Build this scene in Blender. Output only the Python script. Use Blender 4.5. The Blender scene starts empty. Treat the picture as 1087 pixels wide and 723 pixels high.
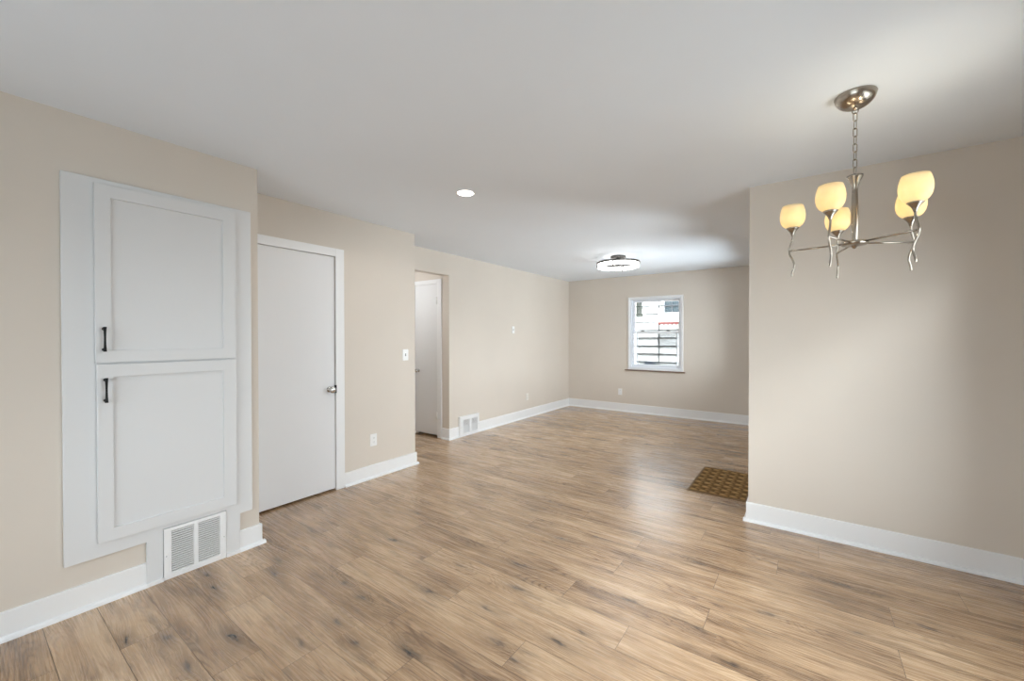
import bpy, bmesh, math, random
from mathutils import Vector, Matrix
PI = math.pi
random.seed(7)
sc = bpy.context.scene
C = sc.collection

# ------------------------------------------------------------------ camera
H = 2.44
cam_d = bpy.data.cameras.new('camera'); cam = bpy.data.objects.new('camera', cam_d); C.objects.link(cam)
cam_d.sensor_width = 36.0; cam_d.lens = 36.0 * 431.9 / 1087.0
cam_d.clip_start = 0.02
YAW, PITCH, ROLL = 0.6241, -0.0085, -0.0007
cy, sy, cp, sp = math.cos(YAW), math.sin(YAW), math.cos(PITCH), math.sin(PITCH)
fw = Vector((-sy*cp, cy*cp, sp)); rt = Vector((cy, sy, 0)); up = rt.cross(fw)
c_, s_ = math.cos(ROLL), math.sin(ROLL)
rt2 = rt*c_ + up*s_; up2 = up*c_ - rt*s_
m = Matrix((rt2, up2, -fw)).transposed().to_4x4(); m.translation = Vector((0, 0, 1.3496))
cam.matrix_world = m
sc.camera = cam

# ------------------------------------------------------------------ view, world, lights
sc.view_settings.view_transform = 'Standard'; sc.view_settings.look = 'None'
sc.view_settings.gamma = 1.0; sc.view_settings.use_curve_mapping = False
sc.view_settings.exposure = 0.86
sc.cycles.use_denoising = True
sc.cycles.max_bounces = 10; sc.cycles.diffuse_bounces = 6; sc.cycles.glossy_bounces = 4
sc.cycles.transparent_max_bounces = 12
sc.cycles.caustics_reflective = False; sc.cycles.caustics_refractive = False
sc.cycles.sample_clamp_indirect = 4.0

w = bpy.data.worlds.new('overcast_sky'); sc.world = w; w.use_nodes = True
wb = w.node_tree.nodes['Background']; wb.inputs[1].default_value = 4.4
# bright cloud above the horizon, dim ground below it
_t = w.node_tree; _g = _t.nodes.new('ShaderNodeTexCoord'); _s = _t.nodes.new('ShaderNodeSeparateXYZ'); _r = _t.nodes.new('ShaderNodeValToRGB')
_t.links.new(_g.outputs['Generated'], _s.inputs[0]); _t.links.new(_s.outputs[2], _r.inputs[0]); _t.links.new(_r.outputs[0], wb.inputs[0])
_r.color_ramp.elements[0].position = 0.0; _r.color_ramp.elements[0].color = (.13, .13, .12, 1)
_r.color_ramp.elements[1].position = 0.04; _r.color_ramp.elements[1].color = (.90, .95, 1.0, 1)

def area(name, loc, rot, sx, sy_, power, col=(1, 1, 1), spread=PI):
    l = bpy.data.lights.new(name, 'AREA'); l.shape = 'RECTANGLE'; l.size = sx; l.size_y = sy_
    l.energy = power; l.color = col; l.spread = spread
    o = bpy.data.objects.new(name, l); C.objects.link(o); o.location = loc; o.rotation_euler = rot
    return o
# daylight by the side windows, plus unseen fill lamps added to brighten the room
def aim(o, target):
    o.rotation_euler = (Vector(target)-Vector(o.location)).to_track_quat('-Z', 'Y').to_euler()
    return o
aim(area('daylight_dining_window', (2.8, 0.8, 3.45), (0, 0, 0), 1.4, 1.0, 205, (0.97, 0.98, 1.0)), (0.2, 2.2, 0.6))
aim(area('back_window_fill', (-1.0, -2.55, 1.15), (0, 0, 0), 2.4, 1.4, 17, (0.82, 0.91, 1.0), 1.9), (-1.6, 3.2, 2.5))  # unseen fill added behind the camera, tilted up to lift the ceiling
aim(area('dining_ceiling_fill', (1.75, 1.7, 0.95), (0, 0, 0), 1.7, 1.0, 19, (0.86, 0.93, 1.0)), (-1.4, 2.4, 2.2))  # added fill lamp, aimed up to brighten the ceiling
aim(area('daylight_living_window', (1.0, 5.4, 1.15), (0, 0, 0), 2.6, 1.4, 98, (0.87, 0.935, 1.0)), (-1.6, 4.4, 2.0))
_sun = bpy.data.lights.new('sun', 'SUN'); _sun.energy = 9; _sun.angle = math.radians(3); _sun.color = (1, .985, .96)
_so = bpy.data.objects.new('sun', _sun); C.objects.link(_so); _so.rotation_euler = Vector((-.10, .42, -.90)).to_track_quat('-Z', 'Y').to_euler(); _so.location = (0, -6, 9)
aim(area('door_glazing_fill', (0.35, 4.2, 1.0), (0, 0, 0), 1.3, 0.9, 9, (0.87, 0.935, 1.0)), (-2.2, 4.2, 2.3))  # added fill lamp outside the front door, lifts the middle ceiling
# portals: sampling guides for the sky in each window opening
for _n, _l, _r_, _a, _b in (('portal', (1.36, 2.0, 1.20), (0, PI/2, 0), 1.8, 1.9), ('portal', (-1.0, -2.31, 1.4), (PI/2, 0, 0), 2.4, 1.4),
                       ('portal', (-.22, 5.75, 1.45), (0, PI/2, 0), 1.2, 1.5), ('portal', (-2.11, 7.30, 1.41), (-PI/2, 0, 0), .9, 1.25)):
    area(_n, _l, _r_, _a, _b, 1).data.cycles.is_portal = True
def point(name, loc, power, col, rad, parent=None):
    l = bpy.data.lights.new(name, 'POINT'); l.energy = power; l.color = col; l.shadow_soft_size = rad
    o = bpy.data.objects.new(name, l); C.objects.link(o); o.location = loc
    if parent: o.parent = parent
    return o
point('hall_fill', (-4.5, 3.12, 1.95), 5.2, (.90, 0.95, 1.0), 0.14)  # unseen fill added to brighten the hall and its door

# ------------------------------------------------------------------ materials
def mat(name, col=(.8, .8, .8), rough=.5, metal=0.0, spec=.5, emis=None, estr=0.0):
    mt = bpy.data.materials.new(name); mt.use_nodes = True
    b = mt.node_tree.nodes['Principled BSDF']
    b.inputs['Base Color'].default_value = (*col, 1); b.inputs['Roughness'].default_value = rough
    b.inputs['Metallic'].default_value = metal; b.inputs['Specular IOR Level'].default_value = spec
    if emis:
        b.inputs['Emission Color'].default_value = (*emis, 1); b.inputs['Emission Strength'].default_value = estr
    return mt
class NT:
    def __init__(s, mt): s.t = mt.node_tree; s.b = s.t.nodes['Principled BSDF']
    def n(s, typ, **kw):
        nd = s.t.nodes.new(typ)
        for k, v in kw.items(): setattr(nd, k, v)
        return nd
    def l(s, a, b): s.t.links.new(a, b)
    def math(s, op, a, b=None, c=None):
        nd = s.n('ShaderNodeMath', operation=op)
        for i, v in enumerate((a, b, c)):
            if v is None: continue
            if isinstance(v, (int, float)): nd.inputs[i].default_value = v
            else: s.l(v, nd.inputs[i])
        return nd.outputs[0]
    def noise(s, vec, scale, detail=2, rough=.5):
        nd = s.n('ShaderNodeTexNoise'); nd.inputs['Scale'].default_value = scale
        nd.inputs['Detail'].default_value = detail; nd.inputs['Roughness'].default_value = rough
        if vec is not None: s.l(vec, nd.inputs['Vector'])
        return nd.outputs['Fac']
    def comb(s, x, y, z):
        nd = s.n('ShaderNodeCombineXYZ')
        for i, v in enumerate((x, y, z)):
            if isinstance(v, (int, float)): nd.inputs[i].default_value = v
            else: s.l(v, nd.inputs[i])
        return nd.outputs[0]
    def ramp(s, fac, stops):
        nd = s.n('ShaderNodeValToRGB'); s.l(fac, nd.inputs[0]); e = nd.color_ramp.elements
        while len(e) < len(stops): e.new(.5)
        for el, (p, c) in zip(e, stops): el.position = p; el.color = (*c, 1) if len(c) == 3 else c
        return nd.outputs[0]
    def mix(s, f, a, b, mode='MIX'):
        nd = s.n('ShaderNodeMix', data_type='RGBA', blend_type=mode)
        for sock, v in ((nd.inputs[0], f), (nd.inputs[6], a), (nd.inputs[7], b)):
            if isinstance(v, (int, float)): sock.default_value = v
            elif isinstance(v, tuple): sock.default_value = (*v, 1)
            else: s.l(v, sock)
        return nd.outputs[2]
    def bump(s, h, strength, dist):
        nd = s.n('ShaderNodeBump'); nd.inputs['Strength'].default_value = strength; nd.inputs['Distance'].default_value = dist
        s.l(h, nd.inputs['Height']); s.l(nd.outputs[0], s.b.inputs['Normal'])

def painted(name, col, rough, var=.02, bump=.08):
    mt = mat(name, col, rough, spec=.35); t = NT(mt)
    co = t.n('ShaderNodeTexCoord').outputs['Object']
    n = t.noise(co, 1.3, 3)
    lo = tuple(c*(1-var) for c in col); hi = tuple(min(1, c*(1+var)) for c in col)
    t.l(t.ramp(n, [(.3, lo), (.7, hi)]), t.b.inputs['Base Color'])
    t.bump(t.noise(co, 260, 3), bump, .002)
    return mt
M = {}
M['wall'] = painted('beige_wall_paint', (.655, .596, .527), .62)
M['ceiling'] = painted('white_ceiling_paint', (.81, .865, .935), .8, .012)
M['trim'] = painted('white_trim_paint', (.81, .815, .82), .38, .008, .03)
M['door'] = painted('white_door_paint', (.75, .755, .765), .42, .008, .03)
M['cab'] = painted('white_cabinet_paint', (.69, .695, .70), .40, .008, .02)
M['nickel'] = mat('brushed_nickel', (.40, .355, .30), .24, 1.0)
def brushed(mt):
    t = NT(mt); co = t.n('ShaderNodeTexCoord').outputs['Object']
    mp = t.n('ShaderNodeMapping'); mp.inputs['Scale'].default_value = (40, 40, 600); t.l(co, mp.inputs[0])
    n = t.noise(mp.outputs[0], 1, 2)
    t.l(t.math('MULTIPLY_ADD', n, .12, .18), t.b.inputs['Roughness'])
brushed(M['nickel'])
M['black'] = mat('matte_black_metal', (.006, .006, .006), .5, spec=.25)
M['darkmetal'] = mat('dark_bronze_metal', (.09, .085, .08), .35, .9)
M['chrome'] = mat('satin_chrome', (.55, .54, .52), .18, 1.0)
M['latch'] = mat('dark_latch', (.02, .02, .02), .4, .5)
M['dark'] = mat('duct_shade', (.015, .014, .013), .9)
M['grey'] = mat('dull_grey', (.10, .10, .105), .8)
M['plastic'] = mat('white_plastic', (.84, .84, .83), .3)
M['plastic2'] = mat('ivory_plastic', (.76, .73, .68), .35)
M['slot'] = mat('slot_dark', (.05, .05, .05), .6)
M['vinyl'] = mat('white_vinyl', (.78, .80, .84), .35)
M['sill'] = mat('brown_sill', (.17, .10, .065), .45)
t = NT(M['sill']); co = t.n('ShaderNodeTexCoord').outputs['Object']
t.l(t.ramp(t.noise(co, 30, 3), [(.3, (.13, .075, .05)), (.7, (.24, .15, .10))]), t.b.inputs['Base Color'])
M['led'] = mat('led_white', (1, 1, 1), .5, emis=(1, .985, .96), estr=6.5)
M['down'] = mat('downlight_lens', (1, 1, 1), .5, emis=(1, .985, .96), estr=6)

def glass_mat():
    mt = bpy.data.materials.new('window_glass'); mt.use_nodes = True; t = mt.node_tree
    for n in list(t.nodes):
        if n.type != 'OUTPUT_MATERIAL': t.nodes.remove(n)
    out = [n for n in t.nodes][0]
    tr = t.nodes.new('ShaderNodeBsdfTransparent'); tr.inputs[0].default_value = (.96, .98, .98, 1)
    gl = t.nodes.new('ShaderNodeBsdfGlossy'); gl.inputs['Roughness'].default_value = .02
    fr = t.nodes.new('ShaderNodeFresnel'); fr.inputs[0].default_value = 1.3
    mx = t.nodes.new('ShaderNodeMixShader')
    t.links.new(fr.outputs[0], mx.inputs[0]); t.links.new(tr.outputs[0], mx.inputs[1]); t.links.new(gl.outputs[0], mx.inputs[2])
    t.links.new(mx.outputs[0], out.inputs[0])
    return mt
M['glass'] = glass_mat()
def screen_mat():
    mt = bpy.data.materials.new('insect_screen'); mt.use_nodes = True; t = mt.node_tree
    b = t.nodes['Principled BSDF']; b.inputs['Base Color'].default_value = (.12, .12, .13, 1)
    out = t.nodes['Material Output']
    tr = t.nodes.new('ShaderNodeBsdfTransparent'); mx = t.nodes.new('ShaderNodeMixShader'); mx.inputs[0].default_value = .5
    t.links.new(tr.outputs[0], mx.inputs[1]); t.links.new(b.outputs[0], mx.inputs[2]); t.links.new(mx.outputs[0], out.inputs[0])
    return mt
M['screen'] = screen_mat()
def shade_mat():
    mt = bpy.data.materials.new('amber_alabaster_glass'); mt.use_nodes = True; t = mt.node_tree
    b = t.nodes['Principled BSDF']; out = t.nodes['Material Output']
    b.inputs['Base Color'].default_value = (.86, .77, .58, 1); b.inputs['Roughness'].default_value = .3
    tl = t.nodes.new('ShaderNodeBsdfTranslucent')
    no = t.nodes.new('ShaderNodeTexNoise'); no.inputs['Scale'].default_value = 22; no.inputs['Detail'].default_value = 3
    co = t.nodes.new('ShaderNodeTexCoord'); t.links.new(co.outputs['Object'], no.inputs['Vector'])
    rp = t.nodes.new('ShaderNodeValToRGB'); t.links.new(no.outputs['Fac'], rp.inputs[0])
    rp.color_ramp.elements[0].position = .3; rp.color_ramp.elements[0].color = (.97, .86, .62, 1)
    rp.color_ramp.elements[1].position = .7; rp.color_ramp.elements[1].color = (1, .94, .78, 1)
    t.links.new(rp.outputs[0], tl.inputs[0])
    mx = t.nodes.new('ShaderNodeMixShader'); mx.inputs[0].default_value = .55
    t.links.new(b.outputs[0], mx.inputs[1]); t.links.new(tl.outputs[0], mx.inputs[2]); t.links.new(mx.outputs[0], out.inputs[0])
    return mt
M['shade'] = shade_mat()

def floor_mat():
    mt = mat('oak_plank_floor', (.4, .27, .18), .33, spec=.65); t = NT(mt)
    geo = t.n('ShaderNodeNewGeometry'); sep = t.n('ShaderNodeSeparateXYZ'); t.l(geo.outputs['Position'], sep.inputs[0])
    X, Y = sep.outputs[0], sep.outputs[1]
    at = t.n('ShaderNodeAttribute', attribute_name='plank'); a = t.n('ShaderNodeSeparateXYZ'); t.l(at.outputs['Vector'], a.inputs[0])
    R1, R2, R3 = a.outputs[0], a.outputs[1], a.outputs[2]
    kt = t.n('ShaderNodeAttribute', attribute_name='knot'); k = t.n('ShaderNodeSeparateXYZ'); t.l(kt.outputs['Vector'], k.inputs[0])
    KX, KY, KS = k.outputs[0], k.outputs[1], k.outputs[2]
    s1 = t.math('MULTIPLY', R1, 37.0); s2 = t.math('MULTIPLY', R2, 91.0)
    wx = t.noise(t.comb(t.math('MULTIPLY', X, 16), t.math('MULTIPLY', Y, 34), s1), 1.0, 2)
    wy = t.noise(t.comb(t.math('MULTIPLY', X, 13), t.math('MULTIPLY', Y, 30), s2), 1.0, 2)
    dx = t.math('MULTIPLY_ADD', wx, .11, t.math('SUBTRACT', t.math('SUBTRACT', X, KX), .055))
    dy = t.math('MULTIPLY_ADD', wy, .05, t.math('SUBTRACT', t.math('SUBTRACT', Y, KY), .025))
    # low frequency field: its contours are the cathedral figures of the boards
    low = t.noise(t.comb(t.math('MULTIPLY_ADD', X, 1.5, s1), t.math('MULTIPLY_ADD', Y, 8.0, s2), s1), 1.0, 1, .4)
    dxs = t.math('MULTIPLY', dx, .30)
    r2 = t.math('ADD', t.math('MULTIPLY', dxs, dxs), t.math('MULTIPLY', dy, dy))
    kf = t.math('MULTIPLY', KS, t.math('EXPONENT', t.math('MULTIPLY', r2, -700.0)))     # halo of the knot
    kc = t.math('MULTIPLY', KS, t.math('EXPONENT', t.math('MULTIPLY', r2, -10000.0)))    # its dark heart
    field = t.math('ADD', t.math('MULTIPLY', low, .36), t.math('MULTIPLY', kf, .10))
    field = t.math('ADD', field, t.math('MULTIPLY', Y, .30))
    fine_w = t.noise(t.comb(t.math('MULTIPLY', X, 11), t.math('MULTIPLY', Y, 50), s2), 1.0, 3)
    field2 = t.math('MULTIPLY_ADD', fine_w, .010, field)
    rings = t.math('MULTIPLY_ADD', t.math('SINE', t.math('MULTIPLY', field2, 330.0)), .5, .5)
    rings = t.math('POWER', rings, 2.5)
    ringmask = t.ramp(t.noise(t.comb(t.math('MULTIPLY_ADD', X, 1.6, s2), t.math('MULTIPLY_ADD', Y, 7, s1), 3.0), 1.0, 1), [(.45, (.12, .12, .12)), (.62, (1, 1, 1))])
    ringa = t.math('MULTIPLY', rings, ringmask)
    grain = t.noise(t.comb(t.math('MULTIPLY_ADD', X, 4, s1), t.math('MULTIPLY_ADD', field, 26, t.math('MULTIPLY', Y, 140)), s2), 1.0, 5, .65)
    pores = t.noise(t.comb(t.math('MULTIPLY_ADD', X, 20, s1), t.math('MULTIPLY', Y, 460), s2), 1.0, 3, .65)
    blot = t.noise(t.comb(t.math('MULTIPLY_ADD', X, 2.2, s2), t.math('MULTIPLY_ADD', Y, 12, s1), 7.0), 1.0, 4, .6)
    blot2 = t.noise(t.comb(t.math('MULTIPLY_ADD', X, 3.2, s1), t.math('MULTIPLY_ADD', Y, 20, s2), 2.0), 1.0, 4, .65)
    v = t.math('ADD', t.math('MULTIPLY', grain, .25), t.math('MULTIPLY', blot, .63))
    v = t.math('ADD', v, t.math('MULTIPLY_ADD', R3, .15, -.03))
    v = t.math('SUBTRACT', v, t.math('MULTIPLY', ringa, .115))
    v = t.math('ADD', v, t.math('MULTIPLY_ADD', pores, .26, -.04))
    col = t.ramp(v, [(.39, (.185, .106, .055)), (.48, (.330, .202, .110)), (.57, (.450, .290, .165)), (.71, (.600, .415, .255))])
    smoke = t.ramp(blot2, [(.53, (0, 0, 0)), (.72, (1, 1, 1))])
    col = t.mix(t.math('MULTIPLY', smoke, .70), col, (.165, .105, .060))
    col = t.mix(t.math('MINIMUM', t.math('MULTIPLY', kf, .55), 1.0), col, (.155, .092, .050))
    col = t.mix(t.math('MINIMUM', t.math('MULTIPLY', kc, .85), 1.0), col, (.045, .034, .028))
    t.l(col, t.b.inputs['Base Color'])
    t.l(t.math('MULTIPLY_ADD', grain, .14, .20), t.b.inputs['Roughness'])
    t.b.inputs['Coat Weight'].default_value = .6; t.b.inputs['Coat Roughness'].default_value = .27; t.b.inputs['Coat IOR'].default_value = 1.55
    t.bump(t.math('ADD', pores, t.math('MULTIPLY', ringa, -.4)), .12, .0006)
    return mt
M['floor'] = floor_mat()
M['subfloor'] = mat('subfloor_seam', (.075, .048, .032), .7)

def mat_mat():
    mt = mat('brown_doormat_fibre', (.16, .09, .04), .95, spec=.1); t = NT(mt)
    co = t.n('ShaderNodeTexCoord').outputs['Object']
    n = t.noise(co, 210, 3); n2 = t.noise(co, 30, 2)
    sz = t.n('ShaderNodeSeparateXYZ'); t.l(co, sz.inputs[0])
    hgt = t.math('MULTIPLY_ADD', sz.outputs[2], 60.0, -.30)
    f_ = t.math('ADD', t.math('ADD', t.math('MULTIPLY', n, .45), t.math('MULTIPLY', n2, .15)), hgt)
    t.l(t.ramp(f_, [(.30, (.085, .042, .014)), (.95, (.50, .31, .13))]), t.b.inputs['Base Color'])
    t.bump(n, .6, .003)
    return mt
M['mat'] = mat_mat()
M['matedge'] = mat('mat_rubber_edge', (.20, .125, .06), .8)
M['siding'] = mat('white_siding', (.86, .87, .88), .6)
M['siding_dark'] = mat('siding_shadow', (.045, .047, .05), .8)
M['shutter'] = mat('grey_green_shutter', (.05, .058, .05), .6)
M['ext_glass'] = mat('dusky_pane', (.03, .045, .055), .15)
M['ext_glass2'] = mat('basement_pane', (.035, .05, .075), .2)
M['ext_frame'] = mat('grey_window_frame', (.06, .065, .075), .5)
M['awning'] = mat('white_awning_metal', (.86, .85, .82), .5)
M['red'] = mat('red_awning_trim', (.10, .02, .018), .6)
M['grass'] = mat('side_yard', (.30, .31, .28), .9)

# ------------------------------------------------------------------ geometry helpers
def box(bm, x0, x1, y0, y1, z0, z1):
    x0, x1 = min(x0, x1), max(x0, x1); y0, y1 = min(y0, y1), max(y0, y1); z0, z1 = min(z0, z1), max(z0, z1)
    v = [bm.verts.new((x, y, z)) for z in (z0, z1) for y in (y0, y1) for x in (x0, x1)]
    for f in ((0, 2, 3, 1), (4, 5, 7, 6), (0, 1, 5, 4), (2, 6, 7, 3), (0, 4, 6, 2), (1, 3, 7, 5)):
        bm.faces.new([v[i] for i in f])
    return v
def cyl(bm, p0, p1, r0, r1=None, n=24, caps=True):
    r1 = r0 if r1 is None else r1
    p0, p1 = Vector(p0), Vector(p1); d = (p1-p0).normalized()
    a = d.orthogonal().normalized(); b = d.cross(a)
    A = [bm.verts.new(p0+(a*math.cos(2*PI*i/n)+b*math.sin(2*PI*i/n))*r0) for i in range(n)]
    B = [bm.verts.new(p1+(a*math.cos(2*PI*i/n)+b*math.sin(2*PI*i/n))*r1) for i in range(n)]
    for i in range(n):
        f = bm.faces.new((A[i], A[(i+1) % n], B[(i+1) % n], B[i])); f.smooth = True
    if caps: bm.faces.new(A[::-1]); bm.faces.new(B)
def lathe(bm, prof, origin=(0, 0, 0), axis='Z', n=40, close=False):
    ox, oy, oz = origin; rings = []
    for r, h in prof:
        ring = []
        for i in range(n):
            c, s = math.cos(2*PI*i/n)*max(r, 1e-5), math.sin(2*PI*i/n)*max(r, 1e-5)
            p = {'Z': (c, s, h), 'X': (h, c, s), 'Y': (s, h, c)}[axis]
            ring.append(bm.verts.new((ox+p[0], oy+p[1], oz+p[2])))
        rings.append(ring)
    pairs = list(zip(rings, rings[1:]))
    if close: pairs.append((rings[-1], rings[0]))
    for A, B in pairs:
        for i in range(n):
            f = bm.faces.new((A[i], A[(i+1) % n], B[(i+1) % n], B[i])); f.smooth = True
    if not close:
        for R_, pr in ((rings[0], prof[0]), (rings[-1], prof[-1])):
            if pr[0] > 1e-4: bm.faces.new(R_)
def tube(bm, pts, r, n=10, closed=False):
    pts = [Vector(p) for p in pts]; N = len(pts); rings = []; prev = None
    for i, p in enumerate(pts):
        if closed: d = (pts[(i+1) % N]-pts[i-1]).normalized()
        else: d = (pts[min(i+1, N-1)]-pts[max(i-1, 0)]).normalized()
        if prev is None: a = d.orthogonal().normalized()
        else: a = (prev - d*prev.dot(d)).normalized()
        prev = a; b = d.cross(a)
        rr = r[i] if isinstance(r, (list, tuple)) else r
        rings.append([bm.verts.new(p+(a*math.cos(2*PI*k/n)+b*math.sin(2*PI*k/n))*rr) for k in range(n)])
    for A, B in list(zip(rings, rings[1:])) + ([(rings[-1], rings[0])] if closed else []):
        for i in range(n):
            f = bm.faces.new((A[i], A[(i+1) % n], B[(i+1) % n], B[i])); f.smooth = True
    if not closed: bm.faces.new(rings[0][::-1]); bm.faces.new(rings[-1])
def prism(bm, pts, axis, a0, a1):
    """2-D outline pts swept along axis ('X': pts are (y,z); 'Y': (x,z); 'Z': (x,y))"""
    def P(u, v, a): return {'X': (a, u, v), 'Y': (u, a, v), 'Z': (u, v, a)}[axis]
    A = [bm.verts.new(P(u, v, a0)) for u, v in pts]; B = [bm.verts.new(P(u, v, a1)) for u, v in pts]
    n = len(pts)
    for i in range(n): bm.faces.new((A[i], A[(i+1) % n], B[(i+1) % n], B[i]))
    bm.faces.new(A[::-1]); bm.faces.new(B)
def obj(name, bm, mt, parent=None, bevel=0, seg=2):
    """world-space bmesh -> one mesh object; parts are re-based on the thing's own origin"""
    bmesh.ops.recalc_face_normals(bm, faces=bm.faces)
    org = Vector((0, 0, 0)); p = parent
    while p is not None: org += p.location; p = p.parent
    if org.length: bmesh.ops.translate(bm, verts=bm.verts, vec=-org)
    me = bpy.data.meshes.new(name); bm.to_mesh(me); bm.free()
    me.materials.append(mt if not isinstance(mt, str) else M[mt])
    o = bpy.data.objects.new(name, me); C.objects.link(o)
    if parent is not None: o.parent = parent
    if bevel:
        b = o.modifiers.new('bevel', 'BEVEL'); b.width = bevel; b.segments = seg; b.limit_method = 'ANGLE'; b.angle_limit = math.radians(40)
    return o
def thing(name, label, cat, loc=(0, 0, 0), group=None, kind=None):
    o = bpy.data.objects.new(name, None); C.objects.link(o); o.location = loc; o.empty_display_size = .1
    if label: o['label'] = label
    if cat: o['category'] = cat
    if group: o['group'] = group
    if kind: o['kind'] = kind
    return o
def struct(name, bm, mt, label=None, cat=None, bevel=0):
    o = obj(name, bm, mt, None, bevel); o['kind'] = 'structure'
    if label: o['label'] = label
    if cat: o['category'] = cat
    return o
def nb(): return bmesh.new()
def boxes(*bs):
    bm = nb()
    for b in bs: box(bm, *b)
    return bm

# ------------------------------------------------------------------ room layout (metres)
XA, XB, XC = -2.895, -3.362, -3.784      # faces of the three left-hand walls
YA, YB, YF, YP = 1.186, 2.904, 7.165, 3.433
XP, XR, YN = -0.333, 1.25, -2.2          # corner of the partition, right wall, wall behind
HX, HE = -5.0, 3.845                     # hall

# floor planks: one mesh, one face per plank, laid along X
PW, PL, Y0 = .178, 1.215, .605
JOINT = {-1: [-2.394], 1: [-1.716, -2.304], 2: [-1.333], 3: [-1.59], 4: [-1.001], 5: [-1.48], 6: [-.66], 7: [-1.02], 8: [-.377],
         9: [-.884], 10: [-.393], 11: [.345], 12: [-.125], 13: [.66], 14: [.075]}
KNOTS = [(-2.749, .855, 1), (-2.563, .832, 1), (-2.452, .457, 1.2), (-2.087, .739, 1.4), (-2.326, .56, .9), (-2.053, .562, 1), (-1.828, .899, .6),
         (-2.458, 1.084, .9), (-2.575, 1.156, .7), (-2.031, 1.267, .9), (-1.856, 1.248, .9), (-1.794, 1.069, .9), (-1.601, 1.044, 1), (-1.369, 1.151, 1.5),
         (-1.614, 1.487, 1.1), (-2.21, 1.726, 1), (-1.642, 1.763, .6), (-1.809, .902, .8), (-2.777, 1.484, .8), (-1.366, 1.975, 1),
         (-1.252, 1.78, .8), (-1.321, 2.399, .7), (-1.119, 2.545, .7), (-.873, 1.567, 1.1), (-1.279, 1.561, .8), (-.814, 1.688, .8), (-.719, 2.033, .9),
         (-.992, 1.372, .9), (-1.101, 1.411, .7), (.17, 2.836, 1), (-.133, 2.327, .8), (-.247, 1.88, 1), (-.388, 2.02, .8), (.205, 2.413, .8),
         (-.502, 2.609, .5), (.09, 2.625, .5)]
def build_floor():
    bm = nb(); lp = bm.loops.layers.float_vector.new('plank'); lk = bm.loops.layers.float_vector.new('knot')
    rnd = random.Random(11)
    k0, k1 = math.floor((YN-Y0)/PW), math.ceil((YF+.1-Y0)/PW)
    for k in range(k0, k1):
        y0, y1 = max(Y0+k*PW, YN-.1), min(Y0+(k+1)*PW, YF+.1)
        xr = (XR+.1) if y0 < YP+.02 else XP+.15
        xl = HX-.1
        if k in JOINT: j = JOINT[k][0]; extra = JOINT[k][1:]
        else: j = rnd.uniform(0, PL); extra = []
        xs = sorted([j+i*PL for i in range(-8, 8) if xl < j+i*PL < xr] + extra)
        xs = [xl] + xs + [xr]
        for xa, xb in zip(xs, xs[1:]):
            if xb-xa < .02: continue
            g = .0010
            vs = [bm.verts.new(p) for p in ((xa+g, y0+g, 0), (xb-g, y0+g, 0), (xb-g, y1-g, 0), (xa+g, y1-g, 0))]
            f = bm.faces.new(vs)
            kn = [q for q in KNOTS if xa < q[0] < xb and y0-.015 < q[1] < y1+.015]
            if kn and xb-xa > .3:
                # a plank with several knots is split into face pieces, each carrying its nearest knot
                kn.sort(); cuts = [(p[0]+q[0])/2 for p, q in zip(kn, kn[1:])]
            else:
                kn = [(rnd.uniform(xa, xb), rnd.uniform(y0+.03, y1-.03), rnd.choice((0, 0, .35, .7)))]; cuts = []
            pr = (rnd.random(), rnd.random(), rnd.random())
            bm.faces.remove(f)
            for v in vs: bm.verts.remove(v)
            edges = [xa+g] + cuts + [xb-g]
            for i, (ea, eb) in enumerate(zip(edges, edges[1:])):
                f = bm.faces.new([bm.verts.new(p) for p in ((ea, y0+g, 0), (eb, y0+g, 0), (eb, y1-g, 0), (ea, y1-g, 0))])
                for l in f.loops: l[lp] = pr; l[lk] = kn[i]
    nplank = len(bm.faces)
    # slab under the planks, showing as the fine dark seams
    n0 = len(bm.verts)
    box(bm, HX-.1, XR+.1, YN-.1, YP+.1, -.12, -.0008)
    box(bm, HX-.1, XP+.15, YP+.1, YF+.1, -.12, -.0008)
    bm.faces.ensure_lookup_table()
    for i, f in enumerate(bm.faces):
        f.material_index = 0 if i < nplank else 1
    me = bpy.data.meshes.new('floor'); bm.to_mesh(me); bm.free()
    me.materials.append(M['floor']); me.materials.append(M['subfloor'])
    o = bpy.data.objects.new('floor', me); C.objects.link(o)
    o['kind'] = 'structure'; o['label'] = 'brown oak-look plank floor running through both rooms'; o['category'] = 'floor'
build_floor()

ceil_out = [(HX-.1, YN-.12), (XR+.12, YN-.12), (XR+.12, YP+.12), (XP+.12, YP+.12), (XP+.12, YF+.12), (HX-.1, YF+.12)]
bm = nb(); prism(bm, ceil_out, 'Z', H, H+.12)
struct('ceiling', bm, 'ceiling', 'smooth white painted ceiling over both rooms', 'ceiling')

def wall_y(bm, y0, y1, x0, x1, holes):
    """wall box running along x between x0..x1 (thickness y0..y1) with holes (xa, xb, za, zb)"""
    xs = x0
    for xa, xb, za, zb in sorted(holes):
        if xa > xs: box(bm, xs, xa, y0, y1, 0, H)
        if za > 0: box(bm, xa, xb, y0, y1, 0, za)
        if zb < H: box(bm, xa, xb, y0, y1, zb, H)
        xs = xb
    box(bm, xs, x1, y0, y1, 0, H)
def wall_x(bm, x0, x1, y0, y1, holes):
    ys = y0
    for ya, yb, za, zb in sorted(holes):
        if ya > ys: box(bm, x0, x1, ys, ya, 0, H)
        if za > 0: box(bm, x0, x1, ya, yb, 0, za)
        if zb < H: box(bm, x0, x1, ya, yb, zb, H)
        ys = yb
    box(bm, x0, x1, ys, y1, 0, H)

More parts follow.
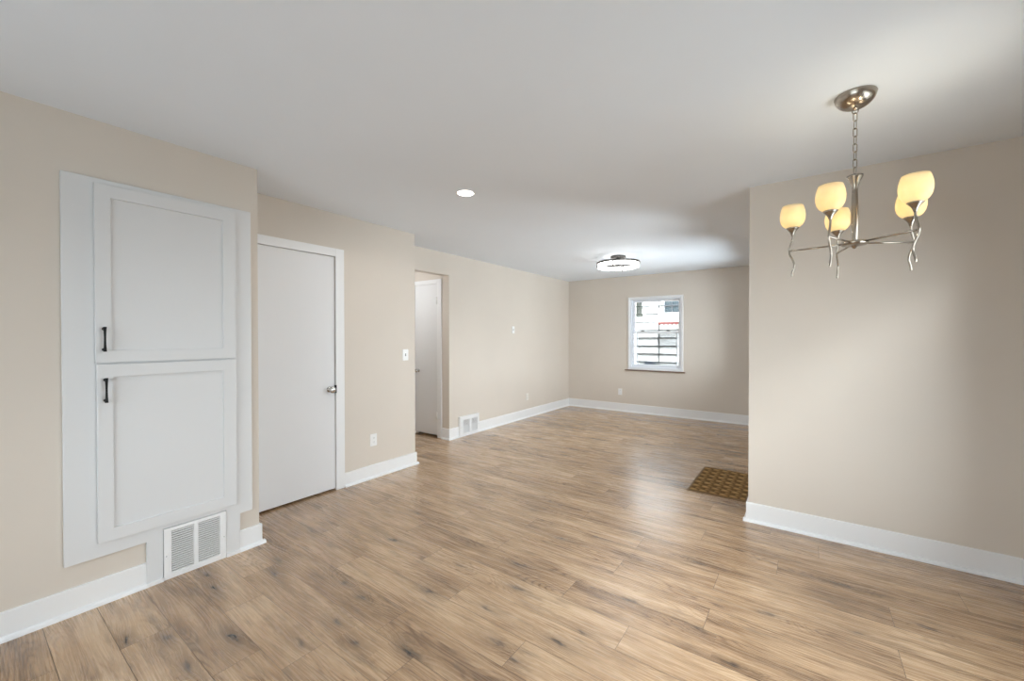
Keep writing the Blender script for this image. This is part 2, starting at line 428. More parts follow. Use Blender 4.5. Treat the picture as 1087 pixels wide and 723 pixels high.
# left wall in three steps
DA0, DA1, DT = 1.292, 2.002, 2.060      # door 1 opening
bm = nb(); box(bm, XA-.6, XA, YN-.1, YA, 0, H)
struct('wall_left', bm, 'wall', 'beige wall holding the white built-in cabinet', 'wall')
bm = nb(); wall_x(bm, XB-.12, XB, YA, YB, [(DA0, DA1, 0, DT)]); box(bm, XC-.116, XB-.12, YA, YB, 0, H)
struct('wall_left', bm, 'wall', 'beige wall holding the large white flush door', 'wall')
O0, O1, OT = 3.02, HE, 2.158             # hall opening
bm = nb(); wall_x(bm, XC-.116, XC, YB, YF, [(O0, O1, 0, OT)])
struct('wall_left', bm, 'wall', 'long beige wall past the hall opening', 'wall')
# hall
HD0, HD1, HT = -4.445, -3.990, 2.072
bm = nb(); wall_y(bm, HE, HE+.1, HX, XC-.116, [(HD0, HD1, 0, HT)]); box(bm, HX, XC-.116, HE+.1, HE+.16, 0, H)
struct('wall_hall_end', bm, 'wall', 'beige end wall of the small hall', 'wall')
bm = nb(); box(bm, HX-.1, HX, YA, HE+.16, 0, H); box(bm, HX, XC-.116, YB-.2, YB, 0, H)
struct('wall_hall_side', bm, 'wall', 'beige side wall of the small hall', 'wall')
# far wall with its window
WX0, WX1, WZ0, WZ1 = -2.560, -1.668, .785, 2.030
bm = nb(); wall_y(bm, YF, YF+.14, XC-.116, XP+.12, [(WX0, WX1, WZ0, WZ1)])
struct('wall_far', bm, 'wall', 'beige far wall with the small sash window', 'wall')
# partition wall at the right and the wall beyond it
D3 = (3.78, 4.62)
bm = nb(); box(bm, XP, XR+.12, YP, YP+.12, 0, H)
struct('wall_right', bm, 'wall', 'wide beige wall behind the chandelier', 'wall')
LW = (5.0, 6.5, .85, 2.05)
bm = nb(); wall_x(bm, XP, XP+.12, YP+.12, YF, [(D3[0], D3[1], 0, 2.05), LW])
struct('wall_living_right', bm, 'wall', 'beige wall with front door beyond the partition corner', 'wall')
DW = (1.05, 2.95, .30, 2.10)
bm = nb(); wall_x(bm, XR, XR+.12, YN, YP, [DW])
struct('wall_dining_right', bm, 'wall', 'beige right wall of the dining end with the wide window', 'wall')
BW = (-2.20, .20, .70, 2.05)  # unseen opening, sized for the fill it lets in
bm = nb(); wall_y(bm, YN-.12, YN, XA, XR, [BW])
struct('wall_back', bm, 'wall', 'beige back wall of the dining end with the two-pane window', 'wall')

# ------------------------------------------------------------------ baseboards
TB, TS = .013, .031
def run(bm, axis, face, nrm, a0, a1, h, e0=0, e1=0):
    """board and shoe moulding on the wall plane `face`; e0/e1 +1 wraps an outside corner, -1 stops inside one"""
    s = 1 if nrm > 0 else -1
    b0, b1 = a0-e0*TB, a1+e1*TB; s0, s1 = a0-e0*TS, a1+e1*TS
    board = [(face, 0), (face+s*TB, 0), (face+s*TB, h-.003), (face+s*(TB-.003), h), (face, h)]
    shoe = [(face, 0)] + [(face+s*(TB+(TS-TB)*math.cos(q)), .020*math.sin(q)) for q in [i*PI/2/6 for i in range(7)]] + [(face, .020)]
    ax = 'Y' if axis == 'Y' else 'X'
    prism(bm, board, ax, b0, b1); prism(bm, shoe, ax, s0, s1)
bm = nb(); run(bm, 'Y', XA, 1, YN, .621, .128)
box(bm, XA, XA+TS-.002, .621, .690, 0, .02)
struct('baseboard_left', bm, 'trim', 'white baseboard running left from under the cabinet', 'baseboard')
bm = nb(); run(bm, 'Y', XA, 1, 1.068, YA, .128, 0, 1); run(bm, 'X', YA, 1, XB, XA, .128)
box(bm, XA, XA+TS-.002, .993, 1.068, 0, .02)
struct('baseboard_left', bm, 'trim', 'short white baseboard piece right of the floor vent', 'baseboard')
bm = nb(); run(bm, 'Y', XB, 1, 2.081, YB, .126, 0, 1); run(bm, 'X', YB, 1, XC, XB, .126)
struct('baseboard_left', bm, 'trim', 'white baseboard right of the large flush door', 'baseboard')
bm = nb(); run(bm, 'Y', XC, 1, HE, YF, .142, 1, 0); run(bm, 'X', HE, -1, -3.905, XC, .142)
struct('baseboard_left', bm, 'trim', 'white baseboard along the long wall past the hall', 'baseboard')
bm = nb(); run(bm, 'X', YF, -1, XC, XP, .145)
struct('baseboard_far', bm, 'trim', 'white baseboard under the window on the far wall', 'baseboard')
bm = nb(); run(bm, 'X', YP, -1, XP, XR, .137, 1, 0); run(bm, 'Y', XP, -1, YP, D3[0]-.09, .137)
struct('baseboard_right', bm, 'trim', 'white baseboard under the wide wall at right', 'baseboard')
bm = nb(); run(bm, 'Y', XP, -1, D3[1]+.09, YF, .142)
struct('baseboard_living_right', bm, 'trim', 'white baseboard beyond the front door', 'baseboard')
bm = nb(); run(bm, 'Y', XR, -1, YN, YP, .137); run(bm, 'X', YN, 1, XA, XR, .137)
struct('baseboard_back', bm, 'trim', 'white baseboard along the back wall of the dining end', 'baseboard')

# ------------------------------------------------------------------ built-in cabinet
FX = XA + .020          # front of the face frame
cab = thing('built_in_cabinet', 'tall white shaker cabinet with two doors recessed in left wall', 'cabinet', (XA, .73, 0))
bm = nb()
out = [(.320, .243), (.621, .243), (.621, .0), (.6895, .0), (.6895, .288), (.9925, .288), (.9925, .0), (1.068, .0), (1.068, .243), (1.138, .243), (1.138, 2.146), (.320, 2.146)]
prism(bm, out, 'X', XA, FX)
obj('face_frame', bm, 'cab', cab, .0015)
def shaker(y0, y1, z0, z1, hz, lab):
    bm = nb(); x0, x1, xp, s = FX, FX+.020, FX+.011, .058
    O = [(y0, z0), (y1, z0), (y1, z1), (y0, z1)]; I = [(y0+s, z0+s+.004), (y1-s-.008, z0+s+.004), (y1-s-.008, z1-s-.006), (y0+s, z1-s-.006)]
    vo = [bm.verts.new((x1, *p)) for p in O]; vi = [bm.verts.new((x1, *p)) for p in I]
    vp = [bm.verts.new((xp, *p)) for p in I]; vb = [bm.verts.new((x0+.0005, *p)) for p in O]
    for i in range(4):
        j = (i+1) % 4
        bm.faces.new((vo[i], vo[j], vi[j], vi[i])); bm.faces.new((vi[i], vi[j], vp[j], vp[i])); bm.faces.new((vb[i], vb[j], vo[j], vo[i]))
    bm.faces.new(vp); bm.faces.new(vb)
    d = obj('cabinet_door', bm, 'cab', cab, .0012)
    # pull handle: two posts and a bar waisted in the middle
    bm = nb(); y = y0+.030; r = .0062
    n = 14; zs = [hz-.062+.124*i/n for i in range(n+1)]
    w = [.0062-.0022*math.sin(PI*i/n) for i in range(n+1)]
    secs = []
    for z, a in zip(zs, w):
        secs.append([bm.verts.new((x1+.026+dx*a*.8, y+dy*a, z)) for dx, dy in ((-1, -1), (1, -1), (1, 1), (-1, 1))])
    for A, B in zip(secs, secs[1:]):
        for i in range(4): bm.faces.new((A[i], A[(i+1) % 4], B[(i+1) % 4], B[i]))
    bm.faces.new(secs[0]); bm.faces.new(secs[-1])
    for z in (hz-.052, hz+.052):
        cyl(bm, (x1, y, z), (x1+.004, y, z), .008, .0075, 16); cyl(bm, (x1+.004, y, z), (x1+.024, y, z), .0052, .0048, 14)
    h = obj('pull_handle', bm, 'black', d, .0008)
    h['label'] = 'black bar pull'
shaker(.430, 1.043, 1.222, 2.118, 1.340, 0)
shaker(.434, 1.043, .316, 1.213, 1.084, 0)

# ------------------------------------------------------------------ air vents
def vent(label, x, y0, y1, z0, z1, fields, prot, nsl, slat_t, back, loc):
    t = thing('air_vent', label, 'vent', loc)
    bm = nb(); ys = sorted([y0, y1] + [q for f in fields for q in f[:2]])
    za, zb = fields[0][2], fields[0][3]
    box(bm, x, x+prot, y0, y1, z0, za); box(bm, x, x+prot, y0, y1, zb, z1)
    for a, b in zip(ys[0::2], ys[1::2]): box(bm, x, x+prot, a, b, za, zb)
    obj('vent_frame', bm, 'trim', t, .0015)
    for f in fields:
        bm = nb(); n = nsl; p = (zb-za)/n
        for i in range(n):
            z = za+(i+.5)*p
            prism(bm, [(x+.003, z-p*.15), (x+prot-.002, z+p*.20), (x+prot-.002, z+p*.20-slat_t), (x+.003, z-p*.15-slat_t)], 'Y', f[0], f[1])
        obj('louvre', bm, 'trim', t)
    bm = boxes(*[(x+.0002, x+.002, f[0]-.001, f[1]+.001, za-.001, zb+.001) for f in fields])  # flat dark sheet stands in for the shade inside the duct
    o = obj('backing', bm, back, t); o['label'] = 'dark sheet painted as duct shade behind the louvres'
    for y in (y0+.011, y1-.011):
        bm = nb(); zc = (z0+z1)/2-.01; cyl(bm, (x+prot-.0005, y, zc), (x+prot+.0012, y, zc), .0035, .003, 12)
        obj('screw', bm, 'chrome', t)
    return t
vent('wide white louvred floor-level vent grille under the cabinet', XA+.002, .692, .990, .001, .286,
     [(.725, .829, .030, .266), (.850, .958, .030, .266)], .024, 19, .0072, 'dark', (XA, .84, 0))
vent('small white square vent grille at foot of long wall beside hall', XC+.0005, 4.015, 4.405, .001, .272,
     [(4.075, 4.212, .045, .225), (4.245, 4.370, .045, .225)], .036, 13, .0075, 'grey', (XC, 4.21, 0))

# ------------------------------------------------------------------ doors
def knob(bm, base, d, s=1.0):
    """round door knob on a rosette; base = point on the door face, d = +-1 axis ('X',+1) / ('Y',-1)"""
    ax, sg = d
    prof = [(0, .0), (.024, .0), (.0245, .0025), (.021, .005), (.011, .008), (.0115, .030), (.016, .034), (.0245, .040), (.0275, .048), (.0265, .056), (.020, .063), (.010, .066), (0, .0665)]
    lathe(bm, [(r*s, h*s*sg) for r, h in prof], base, ax, 32)
d1 = thing('door_1', 'large white flush door with silver knob beside the cabinet', 'door', (XB, 1.65, 0), kind='structure')
bm = boxes((XB-.038, XB-.003, DA0+.004, DA1-.004, .016, DT-.004)); slab = obj('door_slab', bm, 'door', d1, .001)
bm = nb(); cw, ct = .080, .017
box(bm, XB, XB+ct, DA1-.003, DA1-.003+cw, 0, DT-.003+.071); box(bm, XB, XB+ct, DA0+.003-cw-.008, DA1-.003, DT-.003, DT-.003+.071); box(bm, XB, XB+ct, DA0+.003-cw-.008, DA0+.003, 0, DT-.003)
obj('door_casing', bm, 'trim', d1, .002)
bm = boxes((XB-.119, XB-.0385, DA1-.012, DA1-.0005, 0, DT-.0005), (XB-.119, XB-.0385, DA0+.0005, DA0+.012, 0, DT-.0005), (XB-.119, XB-.0385, DA0+.012, DA1-.012, DT-.012, DT-.0005))
obj('door_jamb', bm, 'trim', d1)
bm = nb(); knob(bm, (XB-.003, 1.946, .893), ('X', 1), 1.05); obj('door_knob', bm, 'chrome', slab)
bm = boxes((XB-.001, XB+.0190, DA1-.0120, DA1+.0005, .860, .928)); o = obj('strike_plate', bm, 'latch', d1, .001); o['label'] = 'dark latch plate'

d2 = thing('door_2', 'narrow white flush door seen through the hall opening', 'door', (-4.215, HE, 0), kind='structure')
bm = boxes((HD0+.004, HD1-.004, HE-.002, HE+.033, .030, HT-.004)); slab = obj('door_slab', bm, 'door', d2, .001)
bm = nb(); f = HE-.017
box(bm, HD1-.002, HD1-.002+.078, f, HE, 0, HT+.052); box(bm, HD0-.076, HD1-.002, f, HE, HT-.003, HT+.052); box(bm, HD0-.076, HD0+.002, f, HE, 0, HT-.003)
obj('door_casing', bm, 'trim', d2, .002)
bm = boxes((HD1-.014, HD1-.0005, HE+.034, HE+.1, 0, HT-.0005), (HD0+.0005, HD0+.014, HE+.034, HE+.1, 0, HT-.0005)); obj('door_jamb', bm, 'trim', d2)
bm = nb(); knob(bm, (-4.372, HE-.002, .885), ('Y', -1), .95); obj('door_knob', bm, 'chrome', slab)
for z in (.30, 1.84):
    bm = nb(); cyl(bm, (HD1-.002, HE-.022, z-.045), (HD1-.002, HE-.022, z+.045), .007, n=14)
    box(bm, HD1-.034, HD1-.004, HE-.006, HE-.0022, z-.045, z+.045)
    obj('hinge', bm, 'plastic', d2)

d3 = thing('door_3', 'white front door on the wall beyond the partition', 'door', (XP, 4.2, 0), kind='structure')
a0_, a1_, g0_, g1_ = D3[0]+.004, D3[1]-.004, D3[0]+.13, D3[1]-.13
bm = boxes((XP+.01, XP+.055, a0_, g0_, .015, 2.045), (XP+.01, XP+.055, g1_, a1_, .015, 2.045), (XP+.01, XP+.055, g0_, g1_, .015, 1.05), (XP+.01, XP+.055, g0_, g1_, 1.92, 2.045)); slab = obj('door_slab', bm, 'door', d3)
bm = boxes((XP+.030, XP+.035, g0_, g1_, 1.05, 1.92)); obj('glass_pane', bm, 'glass', slab)  # glazing added to the unseen door to let the fill lamp through
bm = boxes((XP-.017, XP, D3[0]-.075, D3[0]+.004, 0, 2.12), (XP-.017, XP, D3[1]-.004, D3[1]+.075, 0, 2.12), (XP-.017, XP, D3[0]+.004, D3[1]-.004, 2.046, 2.12))
obj('door_casing', bm, 'trim', d3, .002)
bm = nb(); knob(bm, (XP+.01, 4.55, .95), ('X', -1)); obj('door_knob', bm, 'chrome', slab)

# ------------------------------------------------------------------ windows
def box_frame(bm, x0, x1, y0, y1, z0, z1, w, wt=None, wb=None):
    wt = w if wt is None else wt; wb = w if wb is None else wb
    box(bm, x0, x0+w, y0, y1, z0, z1); box(bm, x1-w, x1, y0, y1, z0, z1)
    box(bm, x0+w, x1-w, y0, y1, z1-wt, z1); box(bm, x0+w, x1-w, y0, y1, z0, z0+wb)
w1 = thing('window_1', 'small white double-hung sash window on the far wall', 'window', (-2.11, YF, .77), kind='structure')
bm = nb(); box_frame(bm, -2.583, -1.643, YF-.014, YF, .768, 2.055, .030); obj('window_casing', bm, 'trim', w1, .002)
bm = nb(); box_frame(bm, WX0+.0005, WX1-.0005, YF+.0005, YF+.135, WZ0+.0005, WZ1-.0005, .030, .026, .030)
obj('window_frame', bm, 'vinyl', w1, .001)
fx0, fx1 = WX0+.031, WX1-.031
ZM = 1.435
bm = nb(); box_frame(bm, fx0, fx1, YF+.085, YF+.112, ZM-.02, WZ1-.027, .040, .038, .040); s_up = obj('upper_sash', bm, 'vinyl', w1, .0015)
bm = nb(); box_frame(bm, fx0, fx1, YF+.050, YF+.080, WZ0+.031, ZM+.012, .034, .040, .048); s_lo = obj('lower_sash', bm, 'vinyl', w1, .0015)
bm = boxes((fx0+.041, fx1-.041, YF+.096, YF+.100, ZM+.021, WZ1-.066)); obj('glass_pane', bm, 'glass', s_up)
bm = boxes((fx0+.035, fx1-.035, YF+.062, YF+.066, WZ0+.080, ZM-.029)); obj('glass_pane', bm, 'glass', s_lo)
for x in (-2.335, -1.900):
    bm = nb(); box(bm, x-.026, x+.026, YF+.046, YF+.074, ZM+.0125, ZM+.022); cyl(bm, (x, YF+.058, ZM+.022), (x, YF+.058, ZM+.032), .012, n=16); box(bm, x-.022, x+.004, YF+.040, YF+.054, ZM+.024, ZM+.032)
    o = obj('sash_lock', bm, 'grey', s_lo, .001); o['label'] = 'grey cam lock on the meeting rail'
bm = nb(); box_frame(bm, fx0+.062, fx1-.058, YF+.118, YF+.130, WZ0+.031, ZM-.005, .018); sf = obj('screen_frame', bm, 'vinyl', w1)
bm = boxes((fx0+.081, fx1-.077, YF+.1235, YF+.1245, WZ0+.05, ZM-.024)); obj('insect_screen', bm, 'screen', sf)
bm = nb(); prism(bm, [(YF-.038, .7485), (YF-.040, .757), (YF-.036, .7675), (YF, .7675), (YF, .7485)], 'X', -2.632, -1.610)
o = obj('window_sill', bm, 'sill', w1, .0015); o['label'] = 'thin brown stained sill'

def plain_window(name, label, plane, a0, a1, z0, z1, axis, sgn):
    w = thing(name, label, 'window', ((plane, (a0+a1)/2, z0) if axis == 'X' else ((a0+a1)/2, plane, z0)), kind='structure')
    def bx(bm, A0, A1, p0, p1, Z0, Z1):
        p0, p1 = plane+sgn*p0, plane+sgn*p1
        if axis == 'X': box(bm, p0, p1, A0, A1, Z0, Z1)
        else: box(bm, A0, A1, p0, p1, Z0, Z1)
    bm = nb()
    for (A0, A1, Z0, Z1) in ((a0-.06, a0, z0-.06, z1+.06), (a1, a1+.06, z0-.06, z1+.06), (a0, a1, z1, z1+.06), (a0, a1, z0-.06, z0)): bx(bm, A0, A1, -.016, 0, Z0, Z1)
    obj('window_casing', bm, 'trim', w, .002)
    mid = (a0+a1)/2; bm = nb(); f = .035
    for (A0, A1, Z0, Z1) in ((a0, a0+f, z0, z1), (a1-f, a1, z0, z1), (a0+f, a1-f, z1-f, z1), (a0+f, a1-f, z0, z0+f), (mid-.03, mid+.03, z0+f, z1-f)): bx(bm, A0, A1, .03, .09, Z0, Z1)
    fr = obj('window_frame', bm, 'vinyl', w)
    for A0, A1 in ((a0+f, mid-.03), (mid+.03, a1-f)):
        bm = nb(); bx(bm, A0, A1, .055, .060, z0+f, z1-f); obj('glass_pane', bm, 'glass', fr)
plain_window('window_2', 'wide white two-pane window on the back wall', YN, BW[0], BW[1], BW[2], BW[3], 'Y', -1)
plain_window('window_3', 'white window on the dining right wall', XR, DW[0], DW[1], DW[2], DW[3], 'X', 1)
plain_window('window_4', 'white window on the living room right wall', XP, LW[0], LW[1], LW[2], LW[3], 'X', 1)

# ------------------------------------------------------------------ switch and outlet plates (face = plane, facing +X or -Y)
def rounded(bm, place, hw, hh, d0, d1, r=.006, n=4):
    pts = []
    for cx, cz, a0 in ((hw-r, hh-r, 0), (-hw+r, hh-r, PI/2), (-hw+r, -hh+r, PI), (hw-r, -hh+r, 3*PI/2)):
        for i in range(n+1): a = a0+i*PI/2/n; pts.append((cx+r*math.cos(a), cz+r*math.sin(a)))
    A = [bm.verts.new(place(u, v, d0)) for u, v in pts]; B = [bm.verts.new(place(u, v, d1)) for u, v in pts]
    k = len(pts)
    for i in range(k): bm.faces.new((A[i], A[(i+1) % k], B[(i+1) % k], B[i]))
    bm.faces.new(A[::-1]); bm.faces.new(B)
def placer(c, face):
    if face == '+X': return lambda u, v, d: (c[0]+d, c[1]+u, c[2]+v)
    return lambda u, v, d: (c[0]+u, c[1]-d, c[2]+v)
def outlet(label, c, face, m_):
    t = thing('wall_outlet', label, 'outlet', c); P = placer(c, face)
    bm = nb(); rounded(bm, P, .036, .0575, 0, .006); pl = obj('cover_plate', bm, m_, t, .0012)
    for s in (-1, 1):
        bm = nb(); P2 = placer(P(0, s*.0195, 0), face); rounded(bm, P2, .0165, .0135, .005, .0085, .008); rc = obj('receptacle', bm, m_, t, .0006)
        bm = nb()
        for u in (-.0062, .0062): rounded(bm, placer(P2(u, .002, 0), face), .0012, .0038, .0080, .0088, .0008, 2)
        rounded(bm, placer(P2(0, -.008, 0), face), .0022, .0022, .0080, .0088, .0015, 2)
        obj('slots', bm, 'slot', rc)
def switch(label, c, face, m_, name='light_switch', hw=.036, hh=.0575):
    t = thing(name, label, 'switch', c); P = placer(c, face)
    bm = nb(); rounded(bm, P, hw, hh, 0, .006); obj('cover_plate', bm, m_, t, .0012)
    bm = nb(); rounded(bm, P, .006, .013, .0055, .0075, .001); o = obj('toggle_slot', bm, 'ext_frame', t)
    bm = nb()
    v = [P(a, b, d) for d, bb in ((.0065, (-.006, .006)), (.017, (.003, .010))) for b in bb for a in (-.0038, .0038)]
    vs = [bm.verts.new(q) for q in v]
    for f in ((0, 1, 3, 2), (4, 5, 7, 6), (0, 1, 5, 4), (2, 3, 7, 6), (0, 2, 6, 4), (1, 3, 7, 5)): bm.faces.new([vs[i] for i in f])
    obj('toggle', bm, m_, t)
switch('white toggle light switch on the wall right of the large door', (XB, 2.775, 1.166), '+X', 'plastic')
outlet('white duplex outlet low on the wall right of the large door', (XB, 2.388, .363), '+X', 'plastic')
switch('small white switch plate high on the long wall past the hall', (XC, 5.286, 1.465), '+X', 'plastic', 'light_switch', .034, .056)
outlet('ivory duplex outlet low on the long wall past the hall vent', (XC, 5.685, .347), '+X', 'plastic2')
outlet('white duplex outlet under the window on the far wall', (-2.73, YF, .352), '-Y', 'plastic')

# ------------------------------------------------------------------ doormat
def build_mat():
    x0, x1, y0, y1, b = -.842, -.378, 3.797, 4.592, .022
    t = thing('doormat', 'brown textured rectangular doormat on the floor by the partition corner', 'mat', ((x0+x1)/2, (y0+y1)/2, 0))
    bm = nb(); prism(bm, [(x0, y0), (x1, y0), (x1, y1), (x0, y1)], 'Z', 0.0002, .006)
    bmesh.ops.bevel(bm, geom=[e for e in bm.edges if e.verts[0].co.z > .004 and e.verts[1].co.z > .004], offset=.003, segments=2, affect='EDGES')
    obj('rubber_border', bm, 'matedge', t)
    nx, ny = 120, 200; bm = nb(); g = []
    X0, X1, Y0_, Y1_ = x0+b*.7, x1-b*.7, y0+b*.7, y1-b*.7
    for j in range(ny+1):
        row = []
        for i in range(nx+1):
            u = i/nx*(X1-X0); v = j/ny*(Y1_-Y0_)
            # basket of rounded cushions set in staggered rows, each tilted the way of a woven lattice
            cu, cv = .078, .056
            q = v/cv; r_ = math.floor(q); fu = (u/cu+.5*(r_ % 2)) % 1.0; fv = q-r_
            h = max(0, math.sin(PI*fu))**.35*max(0, math.sin(PI*fv))**.35
            h *= .6+.4*math.sin(fu*PI+(r_ % 2)*PI/2+fv*1.5)
            z = .0050+.0105*h
            if i in (0, nx) or j in (0, ny): z = .005
            row.append(bm.verts.new((X0+u, Y0_+v, z)))
        g.append(row)
    for j in range(ny):
        for i in range(nx):
            f = bm.faces.new((g[j][i], g[j][i+1], g[j+1][i+1], g[j+1][i])); f.smooth = True
    obj('woven_pile', bm, 'mat', t)
build_mat()

# ------------------------------------------------------------------ recessed downlight
dl = thing('recessed_downlight', 'small round recessed light glowing in the ceiling', 'ceiling light', (-2.088, 2.300, H))
bm = nb(); lathe(bm, [(.062, 2.4396), (.062, 2.4365), (.072, 2.4365), (.074, 2.4385), (.074, 2.4396)], (-2.088, 2.300, 0), 'Z', 48, True); obj('trim_ring', bm, 'plastic', dl)
bm = nb(); lathe(bm, [(0, 2.4396), (.0618, 2.4396), (.0618, 2.4372), (0, 2.4372)], (-2.088, 2.300, 0), 'Z', 48); obj('lens', bm, 'down', dl)

_l = bpy.data.lights.new('downlight_lamp', 'SPOT'); _l.energy = 10; _l.spot_size = math.radians(176); _l.spot_blend = .35; _l.shadow_soft_size = .05; _l.color = (1, .985, .96)
_o = bpy.data.objects.new('downlight_lamp', _l); C.objects.link(_o); _o.parent = dl; _o.location = (0, 0, -.058)

# ------------------------------------------------------------------ ring ceiling light
RX, RY = -2.050, 5.298
rl = thing('ceiling_light', 'black-trimmed glowing ring light near the far ceiling', 'ceiling light', (RX, RY, H))
bm = nb(); lathe(bm, [(0, H-.0005), (.098, H-.0005), (.100, H-.006), (.100, H-.030), (.094, H-.036), (0, H-.036)], (RX, RY, 0), 'Z', 48); obj('canopy', bm, 'darkmetal', rl)
bm = nb(); lathe(bm, [(.252, 2.334), (.252, 2.290), (.257, 2.286), (.268, 2.286), (.273, 2.290), (.273, 2.334)], (RX, RY, 0), 'Z', 96, True); ring = obj('light_ring', bm, 'led', rl)
bm = nb(); lathe(bm, [(.246, 2.356), (.246, 2.334), (.284, 2.334), (.284, 2.356)], (RX, RY, 0), 'Z', 96, True); obj('metal_rim', bm, 'darkmetal', rl)
bm = nb(); lathe(bm, [(0, 2.404), (.022, 2.404), (.022, 2.330), (.055, 2.325), (.058, 2.312), (.050, 2.306), (0, 2.306)], (RX, RY, 0), 'Z', 40); obj('centre_hub', bm, 'darkmetal', rl)
for k in range(4):
    a = math.radians((278, 98, 36, 216)[k]); c, s = math.cos(a), math.sin(a)
    bm = nb(); tube(bm, [(RX+c*.05, RY+s*.05, 2.318), (RX+c*.246, RY+s*.246, 2.318)], .006, 10)
    obj('arm', bm, 'darkmetal', rl)
    bm = nb(); tube(bm, [(RX+c*r_, RY+s*r_, z) for r_, z in ((.245, 2.318), (.245, 2.280), (.282, 2.280), (.282, 2.356))], .008, 10); obj('clip', bm, 'darkmetal', rl)

# ------------------------------------------------------------------ chandelier
CX, CY = .1797, 2.403
ch = thing('chandelier', 'five-arm brushed nickel chandelier with amber glass shades', 'chandelier', (CX, CY, H))
bm = nb()
prof = [(0, H-.0005), (.0755, H-.0005), (.0765, H-.004), (.0745, H-.009)] + [(.0745*math.cos(q), H-.009-.054*math.sin(q)**1.15) for q in [i*PI/2/10 for i in range(1, 10)]] + [(.008, H-.0632), (.008, H-.068), (0, H-.069)]
lathe(bm, prof, (CX, CY, 0), 'Z', 56); obj('canopy', bm, 'nickel', ch)
bm = nb(); tube(bm, [(CX+.0105*math.cos(a), CY, H-.073+.0105*math.sin(a)) for a in [i*2*PI/20 for i in range(20)]], .0022, 8, True); obj('hanging_loop', bm, 'nickel', ch)
z_top, z_bot = H-.079, 2.078
nlk = 8; L = .043; pitch_ = (z_top-z_bot-L+.004)/(nlk-1)
for i in range(nlk):
    zc = z_top+.002-L/2-i*pitch_; bm = nb(); pts = []
    hw, r_ = .0078, .0078; a_ = (i % 2)*PI/2+.5
    for q in range(24):
        th = q*2*PI/24; u = r_*math.cos(th); v = r_*math.sin(th)+(1 if math.sin(th) >= 0 else -1)*(L/2-r_-.002)
        pts.append((CX+u*math.cos(a_), CY+u*math.sin(a_), zc+v))
    tube(bm, pts, .0019, 8, True); obj('chain_link', bm, 'nickel', ch)
bm = nb()
lathe(bm, [(0, 2.070), (.024, 2.074), (.0305, 2.077), (.0290, 2.070), (.0185, 2.048), (.0125, 2.026), (.0110, 2.010), (.0120, 1.975), (.0140, 1.92), (.0145, 1.88), (.0130, 1.83), (.0115, 1.79), (.0115, 1.776), (0, 1.776)], (CX, CY, 0), 'Z', 40)
tube(bm, [(CX+.008*math.cos(a), CY+.001, 2.080+.008*math.sin(a)) for a in [i*2*PI/16 for i in range(16)]], .002, 8, True)
obj('column', bm, 'nickel', ch)
bm = nb(); lathe(bm, [(0, 1.786), (.020, 1.786), (.024, 1.782), (.046, 1.781), (.049, 1.777), (.049, 1.768), (.045, 1.764), (.016, 1.762), (.009, 1.756), (.006, 1.750), (0, 1.748)], (CX, CY, 0), 'Z', 48); obj('hub', bm, 'nickel', ch)
for k in range(5):
    a = -.1045+PI+k*2*PI/5; c, s = math.cos(a), math.sin(a)
    R = .233
    def q(r_, z): return (CX+c*r_, CY+s*r_, z)
    bm = nb(); tube(bm, [q(.040, 1.773), q(.246, 1.772)], .0042, 12); arm = obj('arm', bm, 'nickel', ch)
    bm = nb(); key = [(0, 1.850), (0, 1.835), (.002, 1.818), (.008, 1.797), (.013, 1.775), (.010, 1.752), (.0, 1.730), (-.007, 1.708), (-.007, 1.690), (-.001, 1.668), (.002, 1.655), (.002, 1.645)]
    pts = []
    for i in range(len(key)-1):
        p0, p1, p2, p3 = key[max(i-1, 0)], key[i], key[i+1], key[min(i+2, len(key)-1)]
        for j in range(4):
            u = j/4; cr = [.5*((2*p1[d])+(-p0[d]+p2[d])*u+(2*p0[d]-5*p1[d]+4*p2[d]-p3[d])*u*u+(-p0[d]+3*p1[d]-3*p2[d]+p3[d])*u**3) for d in (0, 1)]
            pts.append(q(R+cr[0], cr[1]))
    pts.append(q(R+key[-1][0], key[-1][1]))
    tube(bm, pts, .0043, 10); obj('wavy_rod', bm, 'nickel', arm)
    o3 = (CX+c*R, CY+s*R, 0)
    bm = nb(); lathe(bm, [(.0045, 1.843), (.006, 1.846), (.0085, 1.855), (.014, 1.866), (.022, 1.876), (.0275, 1.882), (.0265, 1.883), (.013, 1.871), (0, 1.868)], o3, 'Z', 32); obj('flared_cup', bm, 'nickel', arm)
    prof = [(.022, 1.8835), (.030, 1.886), (.040, 1.895), (.048, 1.910), (.0518, 1.928), (.0525, 1.944), (.0505, 1.962), (.0465, 1.978), (.0425, 1.990)]
    inner = [(r_-.003, z+(.0025 if i == 0 else 0)) for i, (r_, z) in enumerate(prof)]
    bm = nb(); lathe(bm, prof+inner[::-1]+[(0.0, 1.886)], o3, 'Z', 40); bm.faces.ensure_lookup_table()
    bm.free()
    bm = nb(); lathe(bm, [(0, 1.8835)]+prof+inner[::-1]+[(0, 1.886)], o3, 'Z', 40); obj('glass_shade', bm, 'shade', arm)
    bm = nb(); lathe(bm, [(0, 1.8865), (.012, 1.8865), (.012, 1.906), (.009, 1.908), (0, 1.908)], o3, 'Z', 20); obj('lamp_socket', bm, 'plastic2', arm)
    l = point('bulb', (c*R, s*R, 1.933-H), (1.35 if k == 2 else .34), (1.0, .88, .66), .016, ch)
    if k == 2: l.data.color = (1.0, .93, .78)

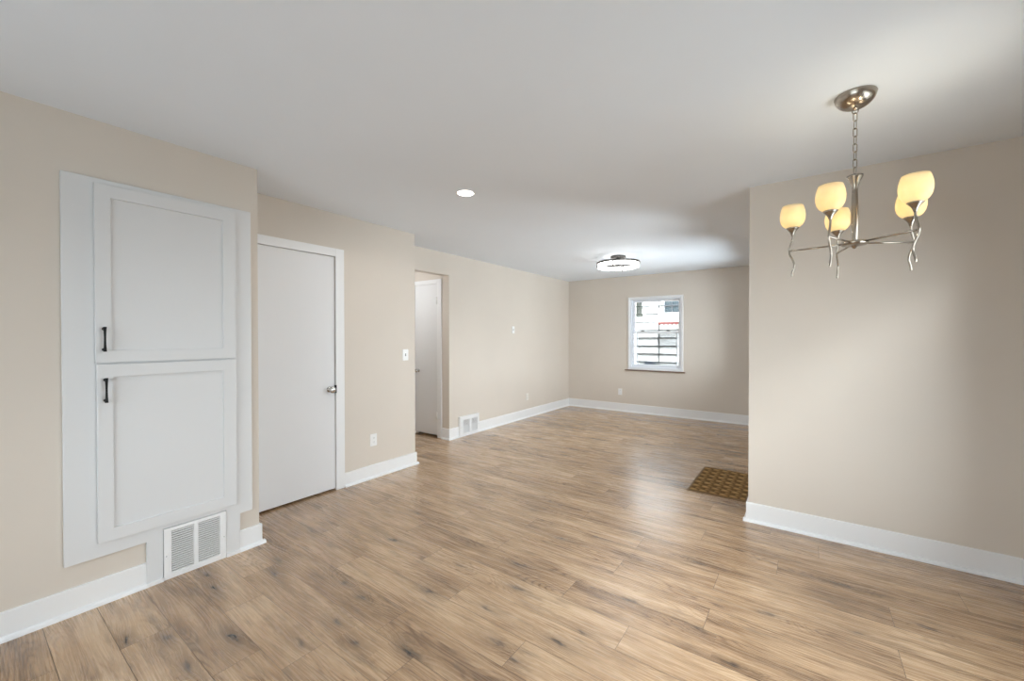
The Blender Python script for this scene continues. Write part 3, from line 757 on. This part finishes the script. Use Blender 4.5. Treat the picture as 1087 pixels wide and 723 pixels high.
# ------------------------------------------------------------------ outside the far window
NY = 10.2
hs = thing('house', 'white clapboard neighbouring house seen through the far window', 'house', (-2.4, NY, 0))
bm = nb(); e = .198
box(bm, -6.5, 2.5, NY+.03, NY+.3, -.6, 5.2)
z = .731-e*7
while z < 5.2:
    prism(bm, [(NY+.03, z), (NY-.004, z+.010), (NY+.022, z+e), (NY+.03, z+e)], 'X', -6.5, 2.5); z += e
obj('clapboard_wall', bm, 'siding', hs)
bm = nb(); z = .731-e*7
while z < 5.2: box(bm, -6.5, 2.5, NY-.006, NY+.02, z-.012, z+.012); z += e  # dark strips painted as the shade line below each board
obj('board_shade_lines', bm, 'siding_dark', hs)
bm = boxes((-2.914, -2.900, NY-.03, NY+.01, -.6, 5.2)); obj('downspout', bm, 'siding_dark', hs)
bm = nb(); box_frame(bm, -3.465, -3.315, NY-.03, NY+.01, 1.86, 2.225, .018)
for i in range(16): prism(bm, [(NY-.022, 1.885+i*.021), (NY-.004, 1.897+i*.021), (NY-.002, 1.893+i*.021), (NY-.020, 1.881+i*.021)], 'X', -3.45, -3.33)
obj('shutter', bm, 'shutter', hs)
bm = boxes((-3.25, -2.985, NY-.02, NY+.01, .62, .735)); bw = obj('basement_window', bm, 'ext_glass2', hs)
bm = nb(); box_frame(bm, -2.775, -2.40, NY-.035, NY, 1.93, 2.60, .02); box(bm, -2.60, -2.585, NY-.035, NY, 1.95, 2.58); box(bm, -2.755, -2.42, NY-.035, NY, 2.10, 2.118)
wf = obj('upper_window', bm, 'ext_frame', hs)
bm = boxes((-2.755, -2.42, NY-.012, NY-.008, 1.95, 2.58)); obj('pane', bm, 'ext_glass', wf)
bm = nb()
for i in range(4):
    f0, f1 = i/4, (i+1)/4
    ya, za = NY-.26*f0, 1.955-.25*f0; yb, zb = NY-.26*f1, 1.955-.25*f1
    prism(bm, [(ya, za), (yb-.0, zb+.012), (yb, zb), (ya, za-.012)], 'X', -2.90, -1.6)
aw = obj('awning', bm, 'awning', hs)
bm = nb(); pts = [(-2.86, 1.705), (-1.64, 1.705)]; n = 26
for i in range(n, -1, -1):
    pts.append((-2.86+1.22*i/n, 1.655-(.022 if i % 2 else 0)))
prism(bm, pts, 'Y', NY-.265, NY-.258); obj('red_scalloped_valance', bm, 'red', aw)
bm = nb(); box(bm, -7, 3, YF+.16, NY+.2, -.8, -.6); o = obj('ground', bm, 'grass'); o['kind'] = 'structure'; o['label'] = 'narrow side yard outside the far window'; o['category'] = 'ground'
